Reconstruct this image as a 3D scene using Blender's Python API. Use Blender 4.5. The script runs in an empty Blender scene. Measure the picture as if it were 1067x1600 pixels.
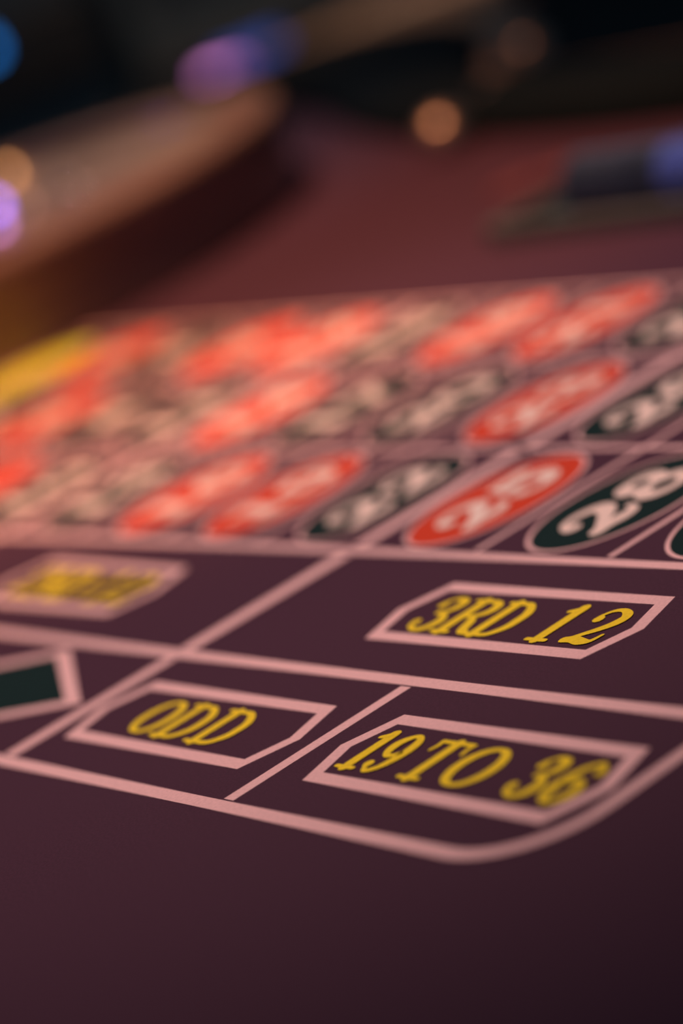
import bpy, bmesh, math, random
from mathutils import Vector, Matrix
random.seed(7)

# ------------------------------------------------------------------ camera, world, lights, exposure
S = 0.085            # metres per number-column of the printed layout
TZ = 0.78            # height of the cloth above the floor
FPX = 4283.19        # focal length in pixels of the 1067 x 1600 frame
CAM = (11.4046996, -6.40552333, 3.57992925)          # in layout units
ROT = ((0.53729922, 0.75826021, -0.36925735),        # camera right
       (0.01392804, -0.44574205, -0.89505309),       # camera down
       (-0.84327668, 0.4757683, -0.25005794))        # camera forward
FOCUS = 11.05
APERTURE = 0.335     # aperture diameter in layout units

C = bpy.context.scene.collection
sc = bpy.context.scene

def W(u, v, z=0.0):
    return Vector((u * S, v * S, TZ + z * S))

def pix(x, y, depth):
    """point seen at a pixel, at a given distance along the view axis (layout units)"""
    a, b = (x - 533.5) / FPX * depth, (y - 800) / FPX * depth
    return [CAM[i] + a * ROT[0][i] + b * ROT[1][i] + depth * ROT[2][i] for i in range(3)]

cam_d = bpy.data.cameras.new('camera')
cam = bpy.data.objects.new('camera', cam_d)
C.objects.link(cam)
m = Matrix.Identity(4)
for i in range(3):
    m[i][0] = ROT[0][i]; m[i][1] = -ROT[1][i]; m[i][2] = -ROT[2][i]
m.translation = W(*CAM)
cam.matrix_world = m
cam_d.sensor_fit = 'VERTICAL'; cam_d.sensor_height = 36.0; cam_d.sensor_width = 24.0
cam_d.lens = FPX / 1600 * 36.0
cam_d.clip_start = 0.01; cam_d.clip_end = 100
cam_d.dof.use_dof = True
cam_d.dof.focus_distance = FOCUS * S
cam_d.dof.aperture_fstop = (cam_d.lens / 1000) / (APERTURE * S)
cam_d.dof.aperture_blades = 0
sc.camera = cam

world = bpy.data.worlds.new('world'); sc.world = world; world.use_nodes = True
world.node_tree.nodes['Background'].inputs[0].default_value = (0.18, 0.32, 0.50, 1)
world.node_tree.nodes['Background'].inputs[1].default_value = 0.15

def spot(name, u, v, z, tu, tv, power, col, size, blend, radius):
    l = bpy.data.lights.new(name, 'SPOT'); l.energy = power; l.color = col
    l.spot_size = math.radians(size); l.spot_blend = blend; l.shadow_soft_size = radius
    o = bpy.data.objects.new(name, l); C.objects.link(o)
    o.location = W(u, v, z)
    d = W(tu, tv, 0) - o.location
    o.rotation_euler = d.to_track_quat('-Z', 'Y').to_euler()
    return o

spot('downlight_over_zero_end', -6.9, 2.5, 17, -8.2, 2.8, 126, (1.0, 0.48, 0.25), 54, 1.0, 0.08)
spot('downlight_over_layout', -0.8, 0.7, 21, -0.7, 0.2, 102, (1.0, 0.70, 0.64), 42, 1.0, 0.08)
spot('downlight_over_wheel', -17.0, 6.5, 19, -14.8, 4.6, 72, (1.0, 0.78, 0.70), 38, 0.8, 0.08)
spot('fill_behind_table', -26.0, 18.0, 20, -26.5, 16.5, 85, (1.0, 0.66, 0.46), 75, 1.0, 0.08)  # unseen fill spot, added to brighten the chair and machines

sc.view_settings.view_transform = 'Standard'
sc.view_settings.look = 'None'
sc.view_settings.exposure = 0.0
sc.view_settings.gamma = 1.0
sc.view_settings.use_curve_mapping = False

# ------------------------------------------------------------------ materials
MAT = {}
def mat(name, col, rough=0.6, metal=0.0, coat=0.0, emit=None, estr=0.0, sheen=0.0, spec=0.5):
    mt = bpy.data.materials.new(name); mt.use_nodes = True
    b = mt.node_tree.nodes['Principled BSDF']
    b.inputs['Base Color'].default_value = (*col, 1)
    b.inputs['Roughness'].default_value = rough
    b.inputs['Metallic'].default_value = metal
    b.inputs['Coat Weight'].default_value = coat
    b.inputs['Coat Roughness'].default_value = 0.15
    b.inputs['Sheen Weight'].default_value = sheen
    b.inputs['Specular IOR Level'].default_value = spec
    if emit:
        b.inputs['Emission Color'].default_value = (*emit, 1)
        b.inputs['Emission Strength'].default_value = estr
    MAT[name] = mt
    return mt

def noise_mix(mt, c1, c2, scale, detail=4.0, stretch=(1, 1, 1), bump=0.0, bump_scale=None, lo=0.35, hi=0.65):
    nt = mt.node_tree; N = nt.nodes; L = nt.links
    b = N['Principled BSDF']
    tc = N.new('ShaderNodeTexCoord'); mp = N.new('ShaderNodeMapping')
    mp.inputs['Scale'].default_value = stretch
    L.new(tc.outputs['Object'], mp.inputs['Vector'])
    nz = N.new('ShaderNodeTexNoise'); nz.inputs['Scale'].default_value = scale; nz.inputs['Detail'].default_value = detail
    L.new(mp.outputs[0], nz.inputs['Vector'])
    rp = N.new('ShaderNodeValToRGB')
    rp.color_ramp.elements[0].position = lo; rp.color_ramp.elements[0].color = (*c1, 1)
    rp.color_ramp.elements[1].position = hi; rp.color_ramp.elements[1].color = (*c2, 1)
    L.new(nz.outputs['Fac'], rp.inputs['Fac']); L.new(rp.outputs['Color'], b.inputs['Base Color'])
    if bump:
        n2 = N.new('ShaderNodeTexNoise'); n2.inputs['Scale'].default_value = bump_scale or scale; n2.inputs['Detail'].default_value = 3
        L.new(mp.outputs[0], n2.inputs['Vector'])
        bp = N.new('ShaderNodeBump'); bp.inputs['Strength'].default_value = bump; bp.inputs['Distance'].default_value = 0.0006
        L.new(n2.outputs['Fac'], bp.inputs['Height']); L.new(bp.outputs[0], b.inputs['Normal'])
    return mt

cloth_m = mat('burgundy_cloth', (0.085, 0.026, 0.046), 0.8, sheen=0.05, spec=0.3)
cloth_m.node_tree.nodes['Principled BSDF'].inputs['Sheen Tint'].default_value = (0.75, 0.24, 0.30, 1)
noise_mix(cloth_m, (0.052, 0.0145, 0.031), (0.067, 0.0190, 0.040), 900, 5, bump=0.45, bump_scale=1400)
def print_mat(name, col):
    mt = mat(name, col, 0.85, spec=0.15)
    noise_mix(mt, tuple(c * 0.93 for c in col), tuple(min(1, c * 1.05) for c in col), 700, 4, bump=0.3, bump_scale=1400)
    return mt
pink_m = print_mat('pale_pink_print', (0.88, 0.53, 0.51))
digit_m = print_mat('cream_print', (0.92, 0.70, 0.60))
yellow_m = print_mat('yellow_print', (0.95, 0.69, 0.03))
gold_m = print_mat('gold_fill_print', (0.66, 0.72, 0.04))
red_m = print_mat('red_print', (0.64, 0.055, 0.022))
black_m = print_mat('black_green_print', (0.006, 0.022, 0.021))
wood_m = mat('mahogany', (0.16, 0.055, 0.025), 0.38, coat=0.25)
noise_mix(wood_m, (0.155, 0.085, 0.07), (0.235, 0.135, 0.11), 9, 6, (1, 1, 6), bump=0.1, bump_scale=40)
rim_m = mat('walnut_rim', (0.26, 0.14, 0.10), 0.34, coat=0.4)
noise_mix(rim_m, (0.21, 0.11, 0.075), (0.29, 0.165, 0.115), 12, 6, (1, 1, 5), bump=0.1, bump_scale=40)
track_m = mat('maple_track', (0.30, 0.20, 0.14), 0.35, coat=0.4)
noise_mix(track_m, (0.24, 0.16, 0.11), (0.34, 0.23, 0.16), 14, 5, (1, 1, 4), bump=0.05, bump_scale=40)
leather_m = mat('dark_leather', (0.010, 0.015, 0.018), 0.8, spec=0.1)
noise_mix(leather_m, (0.003, 0.006, 0.008), (0.005, 0.009, 0.012), 160, 4, bump=0.5, bump_scale=300)
trim_m = mat('brown_trim', (0.30, 0.17, 0.09), 0.42, coat=0.5)
noise_mix(trim_m, (0.38, 0.22, 0.13), (0.50, 0.29, 0.17), 10, 5, (4, 1, 1), bump=0.05, bump_scale=40)
chrome_m = mat('chrome', (0.8, 0.8, 0.8), 0.12, metal=1.0)
brass_m = mat('brass', (0.52, 0.34, 0.25), 0.40, metal=1.0)
pocket_red = mat('pocket_red', (0.5, 0.03, 0.03), 0.4)
pocket_black = mat('pocket_black', (0.01, 0.01, 0.01), 0.4)
pocket_green = mat('pocket_green', (0.01, 0.2, 0.05), 0.4)
tray_m = mat('dark_acrylic', (0.012, 0.03, 0.032), 0.2, coat=0.5)
tray_rim_m = mat('grey_rim', (0.10, 0.10, 0.095), 0.5)
chip_grey_m = mat('chip_blue_grey', (0.02, 0.035, 0.07), 0.6)
chip_blue_m = mat('chip_blue', (0.09, 0.15, 0.55), 0.5)
chip_white_m = mat('chip_edge_white', (0.10, 0.13, 0.22), 0.5)
chip_red_m = mat('chip_maroon', (0.16, 0.035, 0.045), 0.6)
chip_spot_m = mat('chip_maroon_spot', (0.28, 0.13, 0.12), 0.6)
floor_m = mat('dark_carpet', (0.02, 0.022, 0.022), 0.95)
noise_mix(floor_m, (0.014, 0.017, 0.018), (0.03, 0.026, 0.024), 8, 5, bump=0.4, bump_scale=300)
wall_m = mat('dark_wall', (0.04, 0.04, 0.036), 0.8)
noise_mix(wall_m, (0.10, 0.11, 0.10), (0.15, 0.14, 0.12), 2, 4, bump=0.2, bump_scale=80)
cab_m = mat('black_cabinet', (0.12, 0.15, 0.16), 0.5)
deck_m = mat('dark_deck', (0.03, 0.03, 0.03), 0.35)
screen_m = mat('dim_screen', (0.01, 0.012, 0.015), 0.15, emit=(0.05, 0.08, 0.10), estr=0.05)
blue_l = mat('blue_lit_button', (0.02, 0.04, 0.2), 0.4, emit=(0.06, 0.13, 0.55), estr=0.55)
violet_l = mat('violet_lit_button', (0.2, 0.06, 0.2), 0.4, emit=(0.55, 0.18, 0.48), estr=4.0)
azure_l = mat('azure_lit_button', (0.02, 0.1, 0.25), 0.4, emit=(0.02, 0.30, 1.0), estr=2.2)
orange_l = mat('amber_glint', (0.3, 0.15, 0.05), 0.4, emit=(1.0, 0.42, 0.14), estr=6)  # emissive colours for the reflected glints on the wheel, down to rose
purple_l = mat('violet_glint', (0.1, 0.06, 0.3), 0.4, emit=(0.26, 0.16, 1.0), estr=9)

lilac_l = mat('lilac_glint', (0.2, 0.1, 0.2), 0.4, emit=(0.55, 0.22, 0.55), estr=7)
pink_l = mat('rose_glint', (0.2, 0.1, 0.1), 0.4, emit=(0.8, 0.35, 0.25), estr=2)

# ------------------------------------------------------------------ helpers
def obj(name, bm, material, parent=None, smooth=False):
    me = bpy.data.meshes.new(name)
    bm.normal_update()
    bm.to_mesh(me); bm.free()
    if smooth:
        for p in me.polygons: p.use_smooth = True
    mats = material if isinstance(material, (list, tuple)) else [material]
    for mm in mats: me.materials.append(mm)
    o = bpy.data.objects.new(name, me); C.objects.link(o)
    if parent: o.parent = parent
    return o

def thing(name, label, cat, loc=(0, 0, 0), rz=0.0, group=None):
    o = bpy.data.objects.new(name, None); C.objects.link(o)
    o.location = loc; o.rotation_euler = (0, 0, rz); o.empty_display_size = 0.05
    o['label'] = label; o['category'] = cat
    if group: o['group'] = group
    return o

def tag(o, label, cat, group=None):
    o['label'] = label; o['category'] = cat
    if group: o['group'] = group
    return o

def struct(name, bm, material):
    o = obj(name, bm, material); o['kind'] = 'structure'; return o

def box(bm, x0, x1, y0, y1, z0, z1, bevel=0.0):
    r = bmesh.ops.create_cube(bm, size=1.0)
    vs = r['verts']
    for v in vs:
        v.co = Vector(((x0 + x1) / 2 + v.co.x * (x1 - x0), (y0 + y1) / 2 + v.co.y * (y1 - y0), (z0 + z1) / 2 + v.co.z * (z1 - z0)))
    if bevel:
        es = list({e for v in vs for e in v.link_edges})
        bmesh.ops.bevel(bm, geom=es, offset=bevel, segments=2, affect='EDGES', profile=0.5)

def lathe(bm, prof, n=96, a0=0.0, a1=2 * math.pi, mi=0):
    full = abs(a1 - a0 - 2 * math.pi) < 1e-6
    k = n if full else n + 1
    rings = []
    for i in range(k):
        a = a0 + (a1 - a0) * i / n
        rings.append([bm.verts.new((r * math.cos(a), r * math.sin(a), z)) for r, z in prof])
    for i in range(n):
        A, B = rings[i], rings[(i + 1) % k]
        for j in range(len(prof) - 1):
            f = bm.faces.new((A[j], B[j], B[j + 1], A[j + 1])); f.material_index = mi

STEP = [0]
def ribbon(bm, pts, z, closed=False, caps=True):
    """flat printed stroke: pts = (x, y, width), layout units, world z offset in metres from the cloth"""
    n = len(pts)
    left, right = [], []
    STEP[0] = (STEP[0] + 1) % 12
    z += STEP[0] * 0.000008
    for i in range(n):
        if closed:
            a, b = pts[i - 1], pts[(i + 1) % n]
        else:
            a, b = pts[max(i - 1, 0)], pts[min(i + 1, n - 1)]
        dx, dy = b[0] - a[0], b[1] - a[1]
        l = math.hypot(dx, dy) or 1
        nx, ny = -dy / l, dx / l
        x, y, w = pts[i]
        left.append(bm.verts.new(((x + nx * w / 2) * S, (y + ny * w / 2) * S, z)))
        right.append(bm.verts.new(((x - nx * w / 2) * S, (y - ny * w / 2) * S, z)))
    for i in range(n if closed else n - 1):
        j = (i + 1) % n
        bm.faces.new((right[i], right[j], left[j], left[i]))
    if caps and not closed:
        for x, y, w in (pts[0], pts[-1]):
            STEP[0] = (STEP[0] + 1) % 12; z += 0.000004
            ring = [bm.verts.new(((x + w / 2 * math.cos(t * math.pi / 5)) * S, (y + w / 2 * math.sin(t * math.pi / 5)) * S, z)) for t in range(10)]
            bm.faces.new(ring)

def poly(bm, pts, z):
    bm.faces.new([bm.verts.new((x * S, y * S, z)) for x, y in pts])

def catmull(pts, n=7):
    out = []
    for i in range(len(pts) - 1):
        p0, p1, p2, p3 = pts[max(i - 1, 0)], pts[i], pts[i + 1], pts[min(i + 2, len(pts) - 1)]
        for k in range(n):
            t = k / n
            out.append(tuple(0.5 * (2 * b + (c - a) * t + (2 * a - 5 * b + 4 * c - d) * t * t + (3 * b - a - 3 * c + d) * t ** 3)
                             for a, b, c, d in zip(p0, p1, p2, p3)))
    out.append(tuple(pts[-1]))
    return out

# ------------------------------------------------------------------ lettering: serif glyphs drawn as thick-and-thin strokes
def glyph(ch, T, t):
    """strokes in a unit box; widths in cap heights. each: (points, is_curve)"""
    h = t / 2
    if ch in 'O0':
        p = []
        for k in range(32):
            a = 2 * math.pi * k / 32
            c = abs(math.cos(a))
            p.append((0.5 + 0.40 * math.cos(a), 0.5 + (0.5 - h) * math.sin(a), t + (T - t) * c ** 1.3))
        return [('closed', p)]
    if ch == 'D':
        return [('line', [(0.22, h, T), (0.22, 1 - h, T)]), ('line', [(0.0, h, t), (0.5, h, t)]), ('line', [(0.0, 1 - h, t), (0.5, 1 - h, t)]),
                ('curve', [(0.35, 1 - h, t), (0.62, 0.93, t * 1.4), (0.84, 0.72, T * .9), (0.88, 0.5, T), (0.84, 0.28, T * .9), (0.62, 0.07, t * 1.4), (0.35, h, t)])]
    if ch == 'R':
        return [('line', [(0.22, h, T), (0.22, 1 - h, T)]), ('line', [(0.0, h, t), (0.45, h, t)]), ('line', [(0.0, 1 - h, t), (0.45, 1 - h, t)]),
                ('curve', [(0.3, 1 - h, t), (0.55, 0.95, t * 1.3), (0.72, 0.84, T * .9), (0.72, 0.68, T * .9), (0.55, 0.54, t * 1.3), (0.3, 0.5, t)]),
                ('curve', [(0.5, 0.5, t), (0.64, 0.36, T * .9), (0.78, 0.12, T * .9), (0.98, h, t)])]
    if ch == 'N':
        return [('line', [(0.16, h, t), (0.16, 1 - h, t)]), ('line', [(0.84, h, t), (0.84, 1 - h, t)]), ('line', [(0.16, 0.94, T), (0.84, 0.08, T)]),
                ('line', [(0, h, t), (0.34, h, t)]), ('line', [(0, 1 - h, t), (0.3, 1 - h, t)]), ('line', [(0.66, 1 - h, t), (1, 1 - h, t)])]
    if ch == 'T':
        return [('line', [(0.5, h, T), (0.5, 1 - h, T)]), ('line', [(0.04, 1 - h, t), (0.96, 1 - h, t)]), ('line', [(0.22, h, t), (0.78, h, t)]),
                ('curve', [(0.05, 1 - h, t), (0.07, 0.84, t), (0.03, 0.72, t * .8)]), ('curve', [(0.95, 1 - h, t), (0.93, 0.84, t), (0.97, 0.72, t * .8)])]
    if ch == '1':
        return [('line', [(0.52, h, T), (0.52, 1 - h, T)]), ('line', [(0.1, h, t), (0.94, h, t)]), ('curve', [(0.52, 0.96, t * 1.3), (0.3, 0.88, t * 1.3), (0.12, 0.84, t)])]
    if ch == '2':
        return [('curve', [(0.2, 0.70, T * .95), (0.16, 0.80, t), (0.3, 0.94, t), (0.55, 0.97, t * 1.3), (0.80, 0.85, T * .85), (0.82, 0.68, T), (0.66, 0.48, T * .8), (0.36, 0.26, t * 1.3), (0.12, 0.09, t)]),
                ('curve', [(0.12, 0.10, T * .8), (0.35, 0.13, T * .9), (0.62, 0.09, T * .9), (0.84, 0.12, t * 1.2), (0.93, 0.30, t * .8)])]
    if ch == '3':
        return [('curve', [(0.18, 0.76, T * .9), (0.2, 0.88, t), (0.42, 0.97, t * 1.2), (0.70, 0.90, T * .8), (0.74, 0.75, T * .9), (0.62, 0.60, t * 1.4), (0.38, 0.53, t)]),
                ('curve', [(0.38, 0.53, t), (0.68, 0.49, t * 1.4), (0.84, 0.30, T), (0.72, 0.10, T * .8), (0.44, 0.03, t * 1.2), (0.18, 0.12, t * 1.2), (0.15, 0.24, T * .9)])]
    if ch == '4':
        return [('line', [(0.68, h, T), (0.68, 1 - h, T)]), ('line', [(0.62, 0.96, t * 1.3), (0.06, 0.30, t * 1.3)]), ('line', [(0.06, 0.29, t * 1.2), (0.96, 0.29, t * 1.2)]), ('line', [(0.42, h, t), (0.94, h, t)])]
    if ch == '5':
        return [('line', [(0.25, 0.9, T * .8), (0.84, 0.92, T * .8)]), ('line', [(0.24, 0.92, t * 1.2), (0.2, 0.52, t * 1.2)]),
                ('curve', [(0.2, 0.52, t * 1.2), (0.45, 0.62, t * 1.4), (0.76, 0.52, T * .9), (0.82, 0.30, T), (0.68, 0.10, T * .8), (0.42, 0.03, t * 1.2), (0.18, 0.12, t * 1.2), (0.16, 0.23, T * .9)])]
    if ch in '69':
        p = [('curve', [(0.82, 0.80, T * .9), (0.76, 0.90, t), (0.58, 0.97, t * 1.2), (0.30, 0.82, T * .7), (0.17, 0.50, T), (0.20, 0.22, T * .9), (0.38, 0.05, t * 1.3), (0.60, 0.04, t * 1.3), (0.82, 0.20, T * .9), (0.83, 0.38, T * .9), (0.68, 0.54, t * 1.3), (0.45, 0.54, t * 1.2), (0.22, 0.40, t)])]
        if ch == '9':
            p = [(k, [(1 - x, 1 - y, w) for x, y, w in s]) for k, s in p]
        return p
    if ch == '7':
        return [('line', [(0.1, 0.9, T * .8), (0.9, 0.92, T * .8)]), ('line', [(0.1, 0.92, t), (0.07, 0.68, t)]), ('curve', [(0.88, 0.92, t), (0.64, 0.6, T * .7), (0.46, 0.3, T), (0.42, 0.06, T)])]
    if ch == '8':
        p = []
        for cy, ry, rx in ((0.745, 0.215, 0.29), (0.27, 0.24, 0.36)):
            q = []
            for k in range(24):
                a = 2 * math.pi * k / 24
                q.append((0.5 + rx * math.cos(a), cy + ry * math.sin(a), t * 1.2 + (T * .9 - t * 1.2) * abs(math.cos(a)) ** 1.3))
            p.append(('closed', q))
        return p
    return []

def letter(bm, ch, x0, y0, w, hgt, z, T, t, fx=lambda x, y: (x, y)):
    for kind, pts in glyph(ch, T, t):
        if kind == 'curve': pts = catmull(pts)
        q = []
        for x, y, wd in pts:
            X, Y = fx(x0 + x * w, y0 + y * hgt)
            q.append((X, Y, wd * hgt))
        ribbon(bm, q, z, closed=(kind == 'closed'))

# ------------------------------------------------------------------ room: floor and far wall
bm = bmesh.new(); box(bm, -9.0, 4.0, -4.0, 7.0, -0.05, 0.0); struct('floor', bm, floor_m)
hd = Vector((ROT[2][0], ROT[2][1], 0)).normalized()       # horizontal heading of the view
sd = Vector((-hd.y, hd.x, 0))
def oriented(bm, centre, rz):
    M = Matrix.Translation(centre) @ Matrix.Rotation(rz, 4, 'Z')
    bmesh.ops.transform(bm, matrix=M, verts=bm.verts)
bm = bmesh.new(); box(bm, -9.0, -8.8, -4.0, 7.0, 0, 3.0); struct('wall_back', bm, wall_m)
bm = bmesh.new(); box(bm, -8.8, 4.0, 6.8, 7.0, 0, 3.0); struct('wall_side', bm, wall_m)

# ------------------------------------------------------------------ roulette table
D1, D2, H = 1.08624842, 1.03519872, 1.15818356
V2, V3, VT = -D1, -D1 - D2, 3 * H
table = thing('roulette_table', 'burgundy cloth roulette table printed with betting layout', 'table', (0, 0, 0))

# outlines (layout units): inner edge of the rail = edge of the cloth; outer edge = wood trim
far_in = [(8.5, 7.05), (4, 7.05), (0, 7.05), (-3, 7.08), (-6, 7.2), (-8.5, 7.6), (-10.5, 8.1), (-12.5, 8.9), (-14.5, 9.9), (-17, 10.6), (-19, 9.6), (-20.2, 7)]
far_out = [(9.8, 8.9), (4, 8.9), (0, 8.9), (-3.5, 8.9), (-7, 8.95), (-9.6, 9.1), (-10.9, 9.9), (-12.4, 11.3), (-14.6, 12.9), (-17.6, 14.0), (-20.6, 13.0), (-22.4, 8)]
fi = catmull(far_in, 6); fo = catmull(far_out, 6)
end_in = [(-20.2, 1), (-18.5, -4.4), (-15, -4.7), (8.5, -4.7)]
end_out = [(-22.4, 1), (-20.3, -5.6), (-16, -6.2), (9.6, -6.2)]
ring_in = fi + end_in
ring_out = fo + end_out

bm = bmesh.new()
poly(bm, ring_in[::-1], TZ)
bmesh.ops.triangulate(bm, faces=bm.faces)
bmesh.ops.recalc_face_normals(bm, faces=bm.faces)
obj('playing_cloth', bm, cloth_m, table)

# table body under the cloth
bm = bmesh.new()
vt = [bm.verts.new((x * S, y * S, TZ - 0.003)) for x, y in ring_out]
vb = [bm.verts.new((x * S, y * S, TZ - 0.16)) for x, y in ring_out]
n = len(vt)
bm.faces.new(vt[::-1]); bm.faces.new(vb)
for i in range(n): bm.faces.new((vt[i], vt[(i + 1) % n], vb[(i + 1) % n], vb[i]))
bmesh.ops.recalc_face_normals(bm, faces=bm.faces)
obj('table_body', bm, wood_m, table)
for u in (-15.5, 4.5):
    bm = bmesh.new(); box(bm, (u - 2.2) * S, (u + 2.2) * S, -1.5 * S, 4.5 * S, 0, TZ - 0.16, 0.01)
    obj('pedestal', bm, wood_m, table)

# padded rail all round (open at the end facing nobody), with a wooden outer trim
def rail(path_in, path_out, prof, name, material):
    bm = bmesh.new(); rows = []
    for (a, b), (c, d) in zip(path_in, path_out):
        rows.append([bm.verts.new(((a + (c - a) * k) * S, (b + (d - b) * k) * S, TZ + z * S)) for k, z in prof])
    for i in range(len(rows) - 1):
        for j in range(len(prof) - 1):
            bm.faces.new((rows[i][j], rows[i + 1][j], rows[i + 1][j + 1], rows[i][j + 1]))
    bm.faces.new(rows[0]); bm.faces.new(rows[-1][::-1])
    bmesh.ops.recalc_face_normals(bm, faces=bm.faces)
    return obj(name, bm, material, table, smooth=True)
pad = [(0.0, 0.01), (0.01, 0.16), (0.06, 0.27), (0.2, 0.35), (0.42, 0.38), (0.62, 0.34), (0.76, 0.24), (0.80, 0.12), (0.80, 0.01)]
trim = [(0.80, 0.0), (0.80, 0.16), (0.83, 0.22), (0.95, 0.22), (1.0, 0.16), (1.02, -0.2), (1.0, -0.25), (0.99, -0.26)]
rail(fi, fo, pad, 'armrest_pad', leather_m)
rail(fi, fo, trim, 'wood_trim', trim_m)
rail([(-20.2, -1.8)] + end_in[1:], [(-22.4, -1.8)] + end_out[1:], pad, 'armrest_pad', leather_m)
rail([(-20.2, -1.8)] + end_in[1:], [(-22.4, -1.8)] + end_out[1:], trim, 'wood_trim', trim_m)

# --- printed lines
ZL, ZF, ZD = TZ + 0.00006, TZ + 0.0002, TZ + 0.00034
LW = 0.072
def line(x0, y0, x1, y1, w=LW, z=ZL, name='printed_line'):
    bm = bmesh.new()
    ribbon(bm, [(x0, y0, w), (x1, y1, w)], z, caps=False)
    return obj(name, bm, pink_m, table)
line(-8, 0, 5.1, 0, 0.062)
line(-8, H, 5.1, H, 0.038); line(-8, 2 * H, 5.1, 2 * H, 0.038); line(-8.98, VT, 5.1, VT, 0.038)
line(-8, V2, 4, V2)
for u in range(-8, 5):
    wide = u in (-4, 0)
    line(u, 0.05, u, VT - 0.046, 0.11 if wide else 0.04)
line(5.1, 0, 5.1, VT)
line(-8.98, 0, -8.98, VT); line(-8.98, VT / 2, -8, VT / 2); line(-8.98, 0, -8, 0)
for u in (-4, 0): line(u, V2 + 0.046, u, -0.05, 0.12)
for u in (-6, -4, -2, 0, 2): line(u, V3 + 0.046, u, V2 - 0.046, 0.10 if u == 0 else 0.075)
bm = bmesh.new()
rr = 0.42
pts = [(-8, 0, LW), (-8, V3, LW)]
path = [(-8, V3, LW)] + [(4 - rr + rr * math.sin(a), V3 + rr - rr * math.cos(a), LW) for a in [k * math.pi / 24 for k in range(13)]] + [(4, -0.05, LW)]
ribbon(bm, path, ZL, caps=False)
obj('printed_line', bm, pink_m, table)
line(-8, V3 - 0.046, -8, 0)

# --- number ovals
REDS = {1, 3, 5, 7, 9, 12, 14, 16, 18, 19, 21, 23, 25, 27, 30, 32, 34, 36}
def number_oval(txt, u, v, fill, ink, a=0.385, b=0.50):
    n = 48
    ang = [2 * math.pi * k / n for k in range(n)]
    bm = bmesh.new(); poly(bm, [(u + a * math.cos(t), v + b * math.sin(t)) for t in ang], ZL)
    o = obj('number_oval', bm, fill, table)
    bm = bmesh.new(); ribbon(bm, [(u + (a + .012) * math.cos(t), v + (b + .012) * math.sin(t), 0.022) for t in ang], ZF, closed=True)
    obj('oval_outline', bm, pink_m, o)
    bm = bmesh.new()
    w = 0.33; hh = 0.36
    tot = w * len(txt) + 0.03 * (len(txt) - 1)
    for k, ch in enumerate(txt):
        # the figures read along +v, their tops pointing towards -u
        letter(bm, ch, -tot / 2 + k * (w + 0.03), -hh / 2, w, hh, ZD, 0.29, 0.13, lambda x, y: (u - y + 0.01, v + x))
    obj('numeral', bm, ink, o)
for col in range(12):
    for row in range(3):
        nmb = col * 3 + row + 1
        number_oval(str(nmb), col - 8 + 0.5, (row + 0.5) * H, red_m if nmb in REDS else black_m, digit_m)
number_oval('00', -8.49, VT * 0.75, gold_m, yellow_m, 0.40, 0.66)
number_oval('0', -8.49, VT * 0.25, gold_m, yellow_m, 0.40, 0.66)

# --- framed bets
def hexagon(u, v, hw=0.755, tip=0.085, hh=0.232):
    return [(u - hw, v - hh), (u + hw, v - hh), (u + hw + tip, v), (u + hw, v + hh), (u - hw, v + hh), (u - hw - tip, v)]
def frame_loop(bm, pts, w, z):
    """mitred closed outline of constant width"""
    n = len(pts); inn, out = [], []
    for i in range(n):
        p, a, b = Vector(pts[i]), Vector(pts[i - 1]), Vector(pts[(i + 1) % n])
        d1, d2 = (p - a).normalized(), (b - p).normalized()
        n1, n2 = Vector((-d1.y, d1.x)), Vector((-d2.y, d2.x))
        mm = (n1 + n2); mm = mm / (mm.dot(n1))
        q, r = p + mm * w / 2, p - mm * w / 2
        inn.append(bm.verts.new((q.x * S, q.y * S, z))); out.append(bm.verts.new((r.x * S, r.y * S, z)))
    for i in range(n):
        j = (i + 1) % n
        bm.faces.new((out[i], out[j], inn[j], inn[i]))
def framed_bet(u, v, chars, y0, hgt):
    bm = bmesh.new(); frame_loop(bm, hexagon(u, v), 0.073, ZL)
    o = obj('bet_frame', bm, pink_m, table)
    bm = bmesh.new()
    for ch, a, b in chars:
        letter(bm, ch, a, y0, b - a, hgt, ZD, 0.205, 0.085)
    obj('lettering', bm, yellow_m, o)
third = [('R', 1.595, 1.855), ('D', 1.845, 2.085), ('1', 2.275, 2.425), ('2', 2.495, 2.72)]
framed_bet(2.0, -0.525, [('3', 1.365, 1.58)] + third, -0.695, 0.305)
second = [('2', -2.645, -2.42), ('N', -2.41, -2.16), ('D', -2.155, -1.915), ('1', -1.725, -1.575), ('2', -1.505, -1.28)]
framed_bet(-2.0, -0.54, second, -0.695, 0.305)
framed_bet(0.975, -1.605, [('O', 0.535, 0.79), ('D', 0.805, 1.08), ('D', 1.115, 1.40)], -1.755, 0.285)
framed_bet(3.035, -1.60, [('1', 2.315, 2.45), ('9', 2.465, 2.635), ('T', 2.715, 2.94), ('O', 2.975, 3.235), ('3', 3.40, 3.58), ('6', 3.605, 3.79)], -1.752, 0.287)

def diamond(u, v, fill, hw=0.82, hh=0.40):
    p = [(u, v - hh), (u + hw, v), (u, v + hh), (u - hw, v)]
    bm = bmesh.new(); poly(bm, p, ZL)
    o = obj('diamond_bet', bm, fill, table)
    bm = bmesh.new(); frame_loop(bm, p, 0.075, ZF); obj('diamond_outline', bm, pink_m, o)
diamond(-1.02, -1.60, black_m)
diamond(-3.02, -1.60, red_m)

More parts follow.
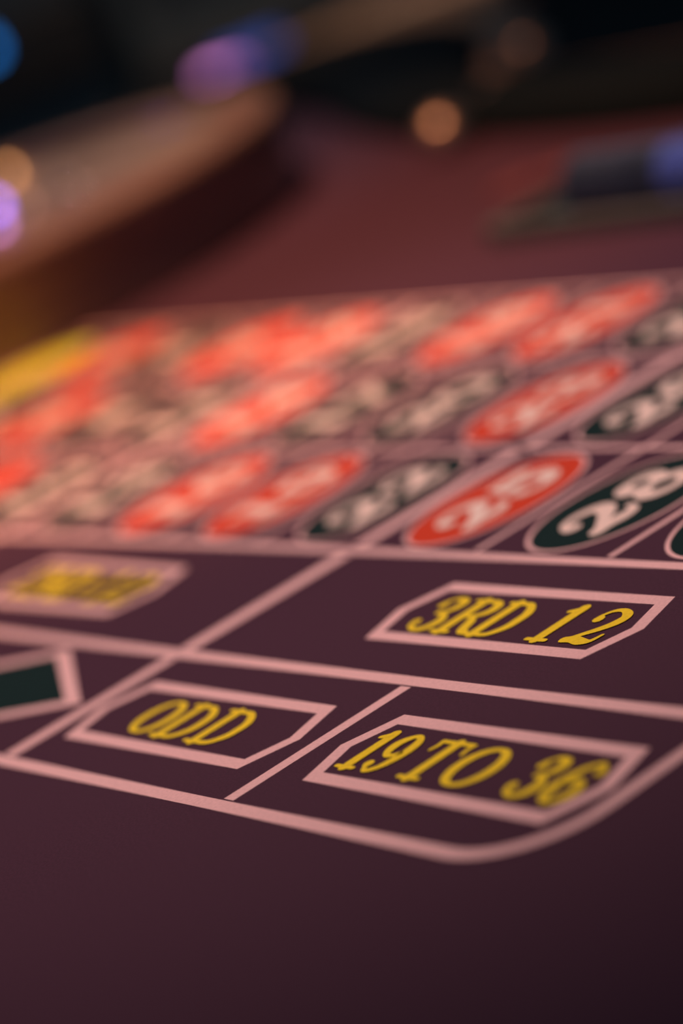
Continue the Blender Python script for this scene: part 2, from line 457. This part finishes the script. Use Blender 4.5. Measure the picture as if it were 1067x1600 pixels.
# ------------------------------------------------------------------ roulette wheel beside the layout
WU, WV = -13.28, 3.52
wheel = thing('roulette_bowl', 'round wooden roulette wheel bowl standing at the zero end of the layout', 'roulette wheel', W(WU, WV, 0.003))
def lat(name, prof, material, n=96, parent=None, smooth=True):
    bm = bmesh.new(); lathe(bm, [(r * S, z * S) for r, z in prof], n)
    bmesh.ops.recalc_face_normals(bm, faces=bm.faces)
    o = obj(name, bm, material, parent or wheel, smooth)
    me = o.data
    if smooth and hasattr(me, 'set_sharp_from_angle'): me.set_sharp_from_angle(angle=math.radians(35))
    return o
lat('bowl', [(4.30, 0.0), (4.34, 0.03), (4.35, 0.30), (4.38, 0.62), (4.42, 0.70), (4.42, 0.80)], wood_m)
lat('rim', [(4.42, 0.80), (4.40, 0.86), (4.34, 0.88), (3.98, 0.88), (3.92, 0.85), (3.92, 0.74)], rim_m)
lat('ball_track', [(3.92, 0.74), (3.86, 0.66), (3.70, 0.63), (3.52, 0.60), (3.46, 0.55)], track_m)
lat('apron', [(3.46, 0.55), (2.9, 0.40), (2.45, 0.30), (2.42, 0.20)], rim_m)
lat('rotor', [(2.42, 0.20), (2.38, 0.22), (2.32, 0.24), (2.0, 0.20), (1.95, 0.10), (1.55, 0.10), (1.5, 0.22), (0.9, 0.40), (0.35, 0.55), (0.3, 0.6)], wood_m)
order = [0, 28, 9, 26, 30, 11, 7, 20, 32, 17, 5, 22, 34, 15, 3, 24, 36, 13, 1, 37, 27, 10, 25, 29, 12, 8, 19, 31, 18, 6, 21, 33, 16, 4, 23, 35, 14, 2]
for k, nb in enumerate(order):
    a0, a1 = 2 * math.pi * k / 38, 2 * math.pi * (k + 1) / 38
    bm = bmesh.new(); lathe(bm, [(2.31 * S, 0.245 * S), (2.0 * S, 0.205 * S), (1.94 * S, 0.105 * S), (1.56 * S, 0.105 * S)], 3, a0, a1)
    obj('pocket', bm, pocket_green if nb in (0, 37) else (pocket_red if nb in REDS else pocket_black), wheel)
    bm = bmesh.new(); box(bm, 1.55 * S, 2.0 * S, -0.012 * S, 0.012 * S, 0.1 * S, 0.24 * S)
    oriented(bm, Vector((0, 0, 0)), a0); obj('pocket_divider', bm, chrome_m, wheel)
for k in range(8):
    a = 2 * math.pi * (k + 0.4) / 8
    bm = bmesh.new()
    bmesh.ops.create_icosphere(bm, subdivisions=2, radius=1)
    sx, sy = (0.17, 0.06) if k % 2 else (0.06, 0.17)
    for v in bm.verts: v.co = Vector((v.co.x * sx * S, v.co.y * sy * S, v.co.z * 0.05 * S))
    M = Matrix.Translation(Vector((3.15 * S * math.cos(a), 3.15 * S * math.sin(a), 0.485 * S))) @ Matrix.Rotation(a, 4, 'Z') @ Matrix.Rotation(-0.26, 4, 'Y')
    bmesh.ops.transform(bm, matrix=M, verts=bm.verts)
    obj('deflector', bm, chrome_m, wheel, True)
lat('turret', [(0.34, 0.56), (0.36, 0.64), (0.22, 0.70), (0.14, 0.82), (0.18, 0.95), (0.30, 1.0), (0.30, 1.06), (0.12, 1.12), (0.10, 1.25), (0.17, 1.32), (0.15, 1.42), (0.0, 1.46)], brass_m, 32)
for k in range(4):
    a = k * math.pi / 2 + 0.5
    bm = bmesh.new(); box(bm, 0.1 * S, 0.75 * S, -0.05 * S, 0.05 * S, 0.98 * S, 1.06 * S, 0.02 * S); 
    bmesh.ops.create_uvsphere(bm, u_segments=12, v_segments=8, radius=0.1 * S, matrix=Matrix.Translation((0.78 * S, 0, 1.02 * S)))
    oriented(bm, Vector((0, 0, 0)), a); obj('turret_arm', bm, brass_m, wheel, True)

def on_plane(x, y, z):
    p1 = pix(x, y, 1.0); d = [p1[i] - CAM[i] for i in range(3)]
    t = (z - CAM[2]) / d[2]
    return [CAM[i] + t * d[i] for i in range(3)]
def wheel_glint(x, y, z, r, material):  # small glowing dome added in place of a reflected highlight on the wheel
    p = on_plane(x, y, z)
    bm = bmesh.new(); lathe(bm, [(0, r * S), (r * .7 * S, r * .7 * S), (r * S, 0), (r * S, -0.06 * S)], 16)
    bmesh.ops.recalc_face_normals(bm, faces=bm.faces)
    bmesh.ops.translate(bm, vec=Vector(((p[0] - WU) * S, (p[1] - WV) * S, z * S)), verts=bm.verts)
    obj('glint_dome', bm, material, wheel, True)
wheel_glint(10, 268, 0.80, 0.035, orange_l)
wheel_glint(-10, 322, 0.552, 0.06, purple_l)
wheel_glint(-6, 352, 0.412, 0.06, lilac_l)
wheel_glint(38, 322, 0.478, 0.035, pink_l)

# ------------------------------------------------------------------ dealer's chip tray on the cloth, chips in it
tr = thing('chip_tray', 'dark chip tray with grey rim lying on the burgundy cloth by the armrest', 'chip tray', W(-1.2, 5.32, 0.004))
tw, td = 3.25, 0.70       # half sizes
bm = bmesh.new()
prof = [(-td, 0.02)]
for g in range(3):
    c = -0.46 + g * 0.46
    for k in range(9):
        a = math.pi + math.pi * k / 8
        prof.append((c + 0.225 * math.cos(a), 0.12 + 0.10 * math.sin(a)))
prof += [(td, 0.02)]
prof[0] = (-td, 0.12); prof[-1] = (td, 0.12)
prof = [(-td, 0.0)] + prof + [(td, 0.0)]
A = [bm.verts.new((-tw * S, y * S, z * S)) for y, z in prof]
B = [bm.verts.new((tw * S, y * S, z * S)) for y, z in prof]
for i in range(len(prof) - 1): bm.faces.new((A[i], A[i + 1], B[i + 1], B[i]))
bm.faces.new(A); bm.faces.new(B[::-1]); bm.faces.new((A[0], B[0], B[-1], A[-1]))
bmesh.ops.recalc_face_normals(bm, faces=bm.faces)
obj('tray_body', bm, tray_m, tr)
for (x0, x1, y0, y1) in ((-tw - .09, tw + .09, -td - .09, -td), (-tw - .09, tw + .09, td, td + .09), (-tw - .09, -tw, -td, td), (tw, tw + .09, -td, td)):
    bm = bmesh.new(); box(bm, x0 * S, x1 * S, y0 * S, y1 * S, 0, 0.14 * S, 0.015 * S); obj('tray_rim', bm, tray_rim_m, tr)

def chip_mesh(body, edge):
    bm = bmesh.new()
    R, T = 0.228 * S, 0.0385 * S
    n = 24
    prof = [(0, -T / 2), (R * .93, -T / 2), (R, -T / 2 * .6), (R, T / 2 * .6), (R * .93, T / 2), (0, T / 2)]
    rings = []
    for i in range(n):
        a = 2 * math.pi * i / n
        rings.append([bm.verts.new((r * math.cos(a), r * math.sin(a), z)) for r, z in prof[1:-1]])
    for i in range(n):
        A, B = rings[i], rings[(i + 1) % n]
        for j in range(3):
            f = bm.faces.new((A[j], B[j], B[j + 1], A[j + 1])); f.material_index = 1 if (i % 6 == 0) else 0
    bm.faces.new([r[0] for r in rings][::-1]); bm.faces.new([r[3] for r in rings])
    me = bpy.data.meshes.new('casino_chip'); bm.to_mesh(me); bm.free()
    me.materials.append(body); me.materials.append(edge)
    return me
grey_chip, blue_chip, red_chip = chip_mesh(chip_grey_m, chip_white_m), chip_mesh(chip_blue_m, chip_white_m), chip_mesh(chip_red_m, chip_spot_m)
def chip(me, loc, rot, label, group):
    o = bpy.data.objects.new('casino_chip', me); C.objects.link(o)
    o.location = loc; o.rotation_euler = rot
    tag(o, label, 'chip', group)
for k in range(26):
    chip(grey_chip, W(-3.62 + k * 0.0395, 4.86, 0.262), (random.uniform(0, .3), math.pi / 2, 0),
         'blue-grey casino chip standing on edge in the dark chip tray', 'blue-grey chips in the tray')
for k in range(40):
    chip(blue_chip, W(-3.62 + 26 * 0.0395 + 0.01 + k * 0.0395, 4.86, 0.262), (random.uniform(0, .3), math.pi / 2, 0),
         'bright blue casino chip standing on edge in the dark chip tray', 'bright blue chips in the tray')
for (x, y, which) in ((808, 290, 'farther from'), (890, 262, 'closer to')):
    p = on_plane(x, y, 0.0)
    chip(red_chip, W(p[0], p[1], 0.0225), (0, 0, random.uniform(0, 3)), 'dull maroon casino chip flat on the cloth, the one ' + which + ' the dark chip tray', 'maroon chips lying on the cloth')

# ------------------------------------------------------------------ gaming machines in the dark beyond the table
def machine(label, x, y, depth, shift, buttons):
    """cabinet placed so that its button deck shows at the given pixel and distance; buttons: (offset right, offset up, half width, half height, material)"""
    p = pix(x, y, depth)
    base = W(p[0], p[1], 0); deck_z = TZ + p[2] * S
    rz = math.atan2(-hd.y, -hd.x) + math.pi / 2       # local -Y faces the table
    sh = Vector((math.cos(rz), math.sin(rz), 0)) * shift
    t = thing('gaming_machine', label, 'gaming machine', (base.x + sh.x, base.y + sh.y, 0.0), rz, 'gaming machines')
    bm = bmesh.new(); box(bm, -0.30, 0.30, 0.04, 0.60, 0, deck_z - 0.10, 0.01); obj('cabinet', bm, cab_m, t)
    bm = bmesh.new(); box(bm, -0.30, 0.30, 0.22, 0.60, deck_z - 0.10, deck_z + 0.85, 0.01); obj('upper_cabinet', bm, cab_m, t)
    bm = bmesh.new(); box(bm, -0.31, 0.31, 0.0, 0.22, deck_z - 0.10, deck_z + 0.035, 0.012); obj('button_deck', bm, deck_m, t)
    bm = bmesh.new(); box(bm, -0.25, 0.25, 0.212, 0.222, deck_z + 0.12, deck_z + 0.75, 0.004); obj('screen', bm, screen_m, t)
    for dx, dz, hw, hh, mm in buttons:
        dx -= shift
        bm = bmesh.new(); box(bm, dx - hw, dx + hw, -0.012, 0.004, deck_z + dz - hh, deck_z + dz + hh, 0.003); obj('lit_button', bm, mm, t)
    return t
machine('black gaming machine with a wide blue button and a violet button glowing', 394, 90, 52, 0.13,
        [(0.0, 0.0, 0.052, 0.020, blue_l), (-0.050, -0.014, 0.034, 0.020, violet_l)])
machine('black gaming machine with a single azure button glowing', -24, 76, 52, -0.13,
        [(0.0, 0.0, 0.011, 0.011, azure_l)])

# ------------------------------------------------------------------ brass rail studs added to catch highlights, and a chair beyond the table
for (x, y) in ((765, 152), (822, 70), (690, 196)):
    p = on_plane(x, y, 0.24)
    bm = bmesh.new(); rs = 0.24
    lathe(bm, [(0, rs * .62 * S), (rs * .35 * S, rs * .56 * S), (rs * .7 * S, rs * .36 * S), (rs * .95 * S, rs * .08 * S), (rs * S, -0.1 * S)], 24)
    bmesh.ops.recalc_face_normals(bm, faces=bm.faces)
    bmesh.ops.translate(bm, vec=W(p[0], p[1], 0.24), verts=bm.verts)
    obj('highlight_stud', bm, brass_m, table, True)

cp = pix(596, 46, 41)
rz = math.atan2(-hd.y, -hd.x) + math.pi / 2
ch = thing('side_chair', 'dark padded chair with a curved brown wooden top rail beyond the table', 'chair', (W(*cp).x, W(*cp).y, 0), rz)
top = W(*cp).z
def bent(bm, half, z0, z1, depth, thick, bow, n=12):
    rows = []
    for k in range(n + 1):
        x = -half + 2 * half * k / n
        y = depth - bow * (x / half) ** 2
        rows.append([bm.verts.new(c) for c in ((x, y - thick / 2, z0), (x, y + thick / 2, z0), (x, y + thick / 2, z1), (x, y - thick / 2, z1))])
    for a, b in zip(rows, rows[1:]):
        for j in range(4): bm.faces.new((a[j], b[j], b[(j + 1) % 4], a[(j + 1) % 4]))
    bm.faces.new(rows[0]); bm.faces.new(rows[-1][::-1])
    bmesh.ops.recalc_face_normals(bm, faces=bm.faces)
bm = bmesh.new(); bent(bm, 0.16, top - 0.028, top + 0.028, 0.0, 0.03, 0.05); obj('top_rail', bm, trim_m, ch, True)
bm = bmesh.new(); bent(bm, 0.15, top - 0.26, top - 0.032, 0.005, 0.035, 0.045); obj('backrest', bm, leather_m, ch, True)
bm = bmesh.new(); box(bm, -0.22, 0.22, -0.44, 0.0, 0.40, 0.47, 0.02); obj('seat', bm, leather_m, ch)
for sx in (-0.165, 0.165):
    bm = bmesh.new(); box(bm, sx - .016, sx + .016, -0.43, -0.398, 0, 0.42, 0.004); obj('leg', bm, wood_m, ch)
    bm = bmesh.new(); box(bm, sx - .016, sx + .016, -0.052, -0.02, 0, top - 0.02, 0.004); obj('leg', bm, wood_m, ch)
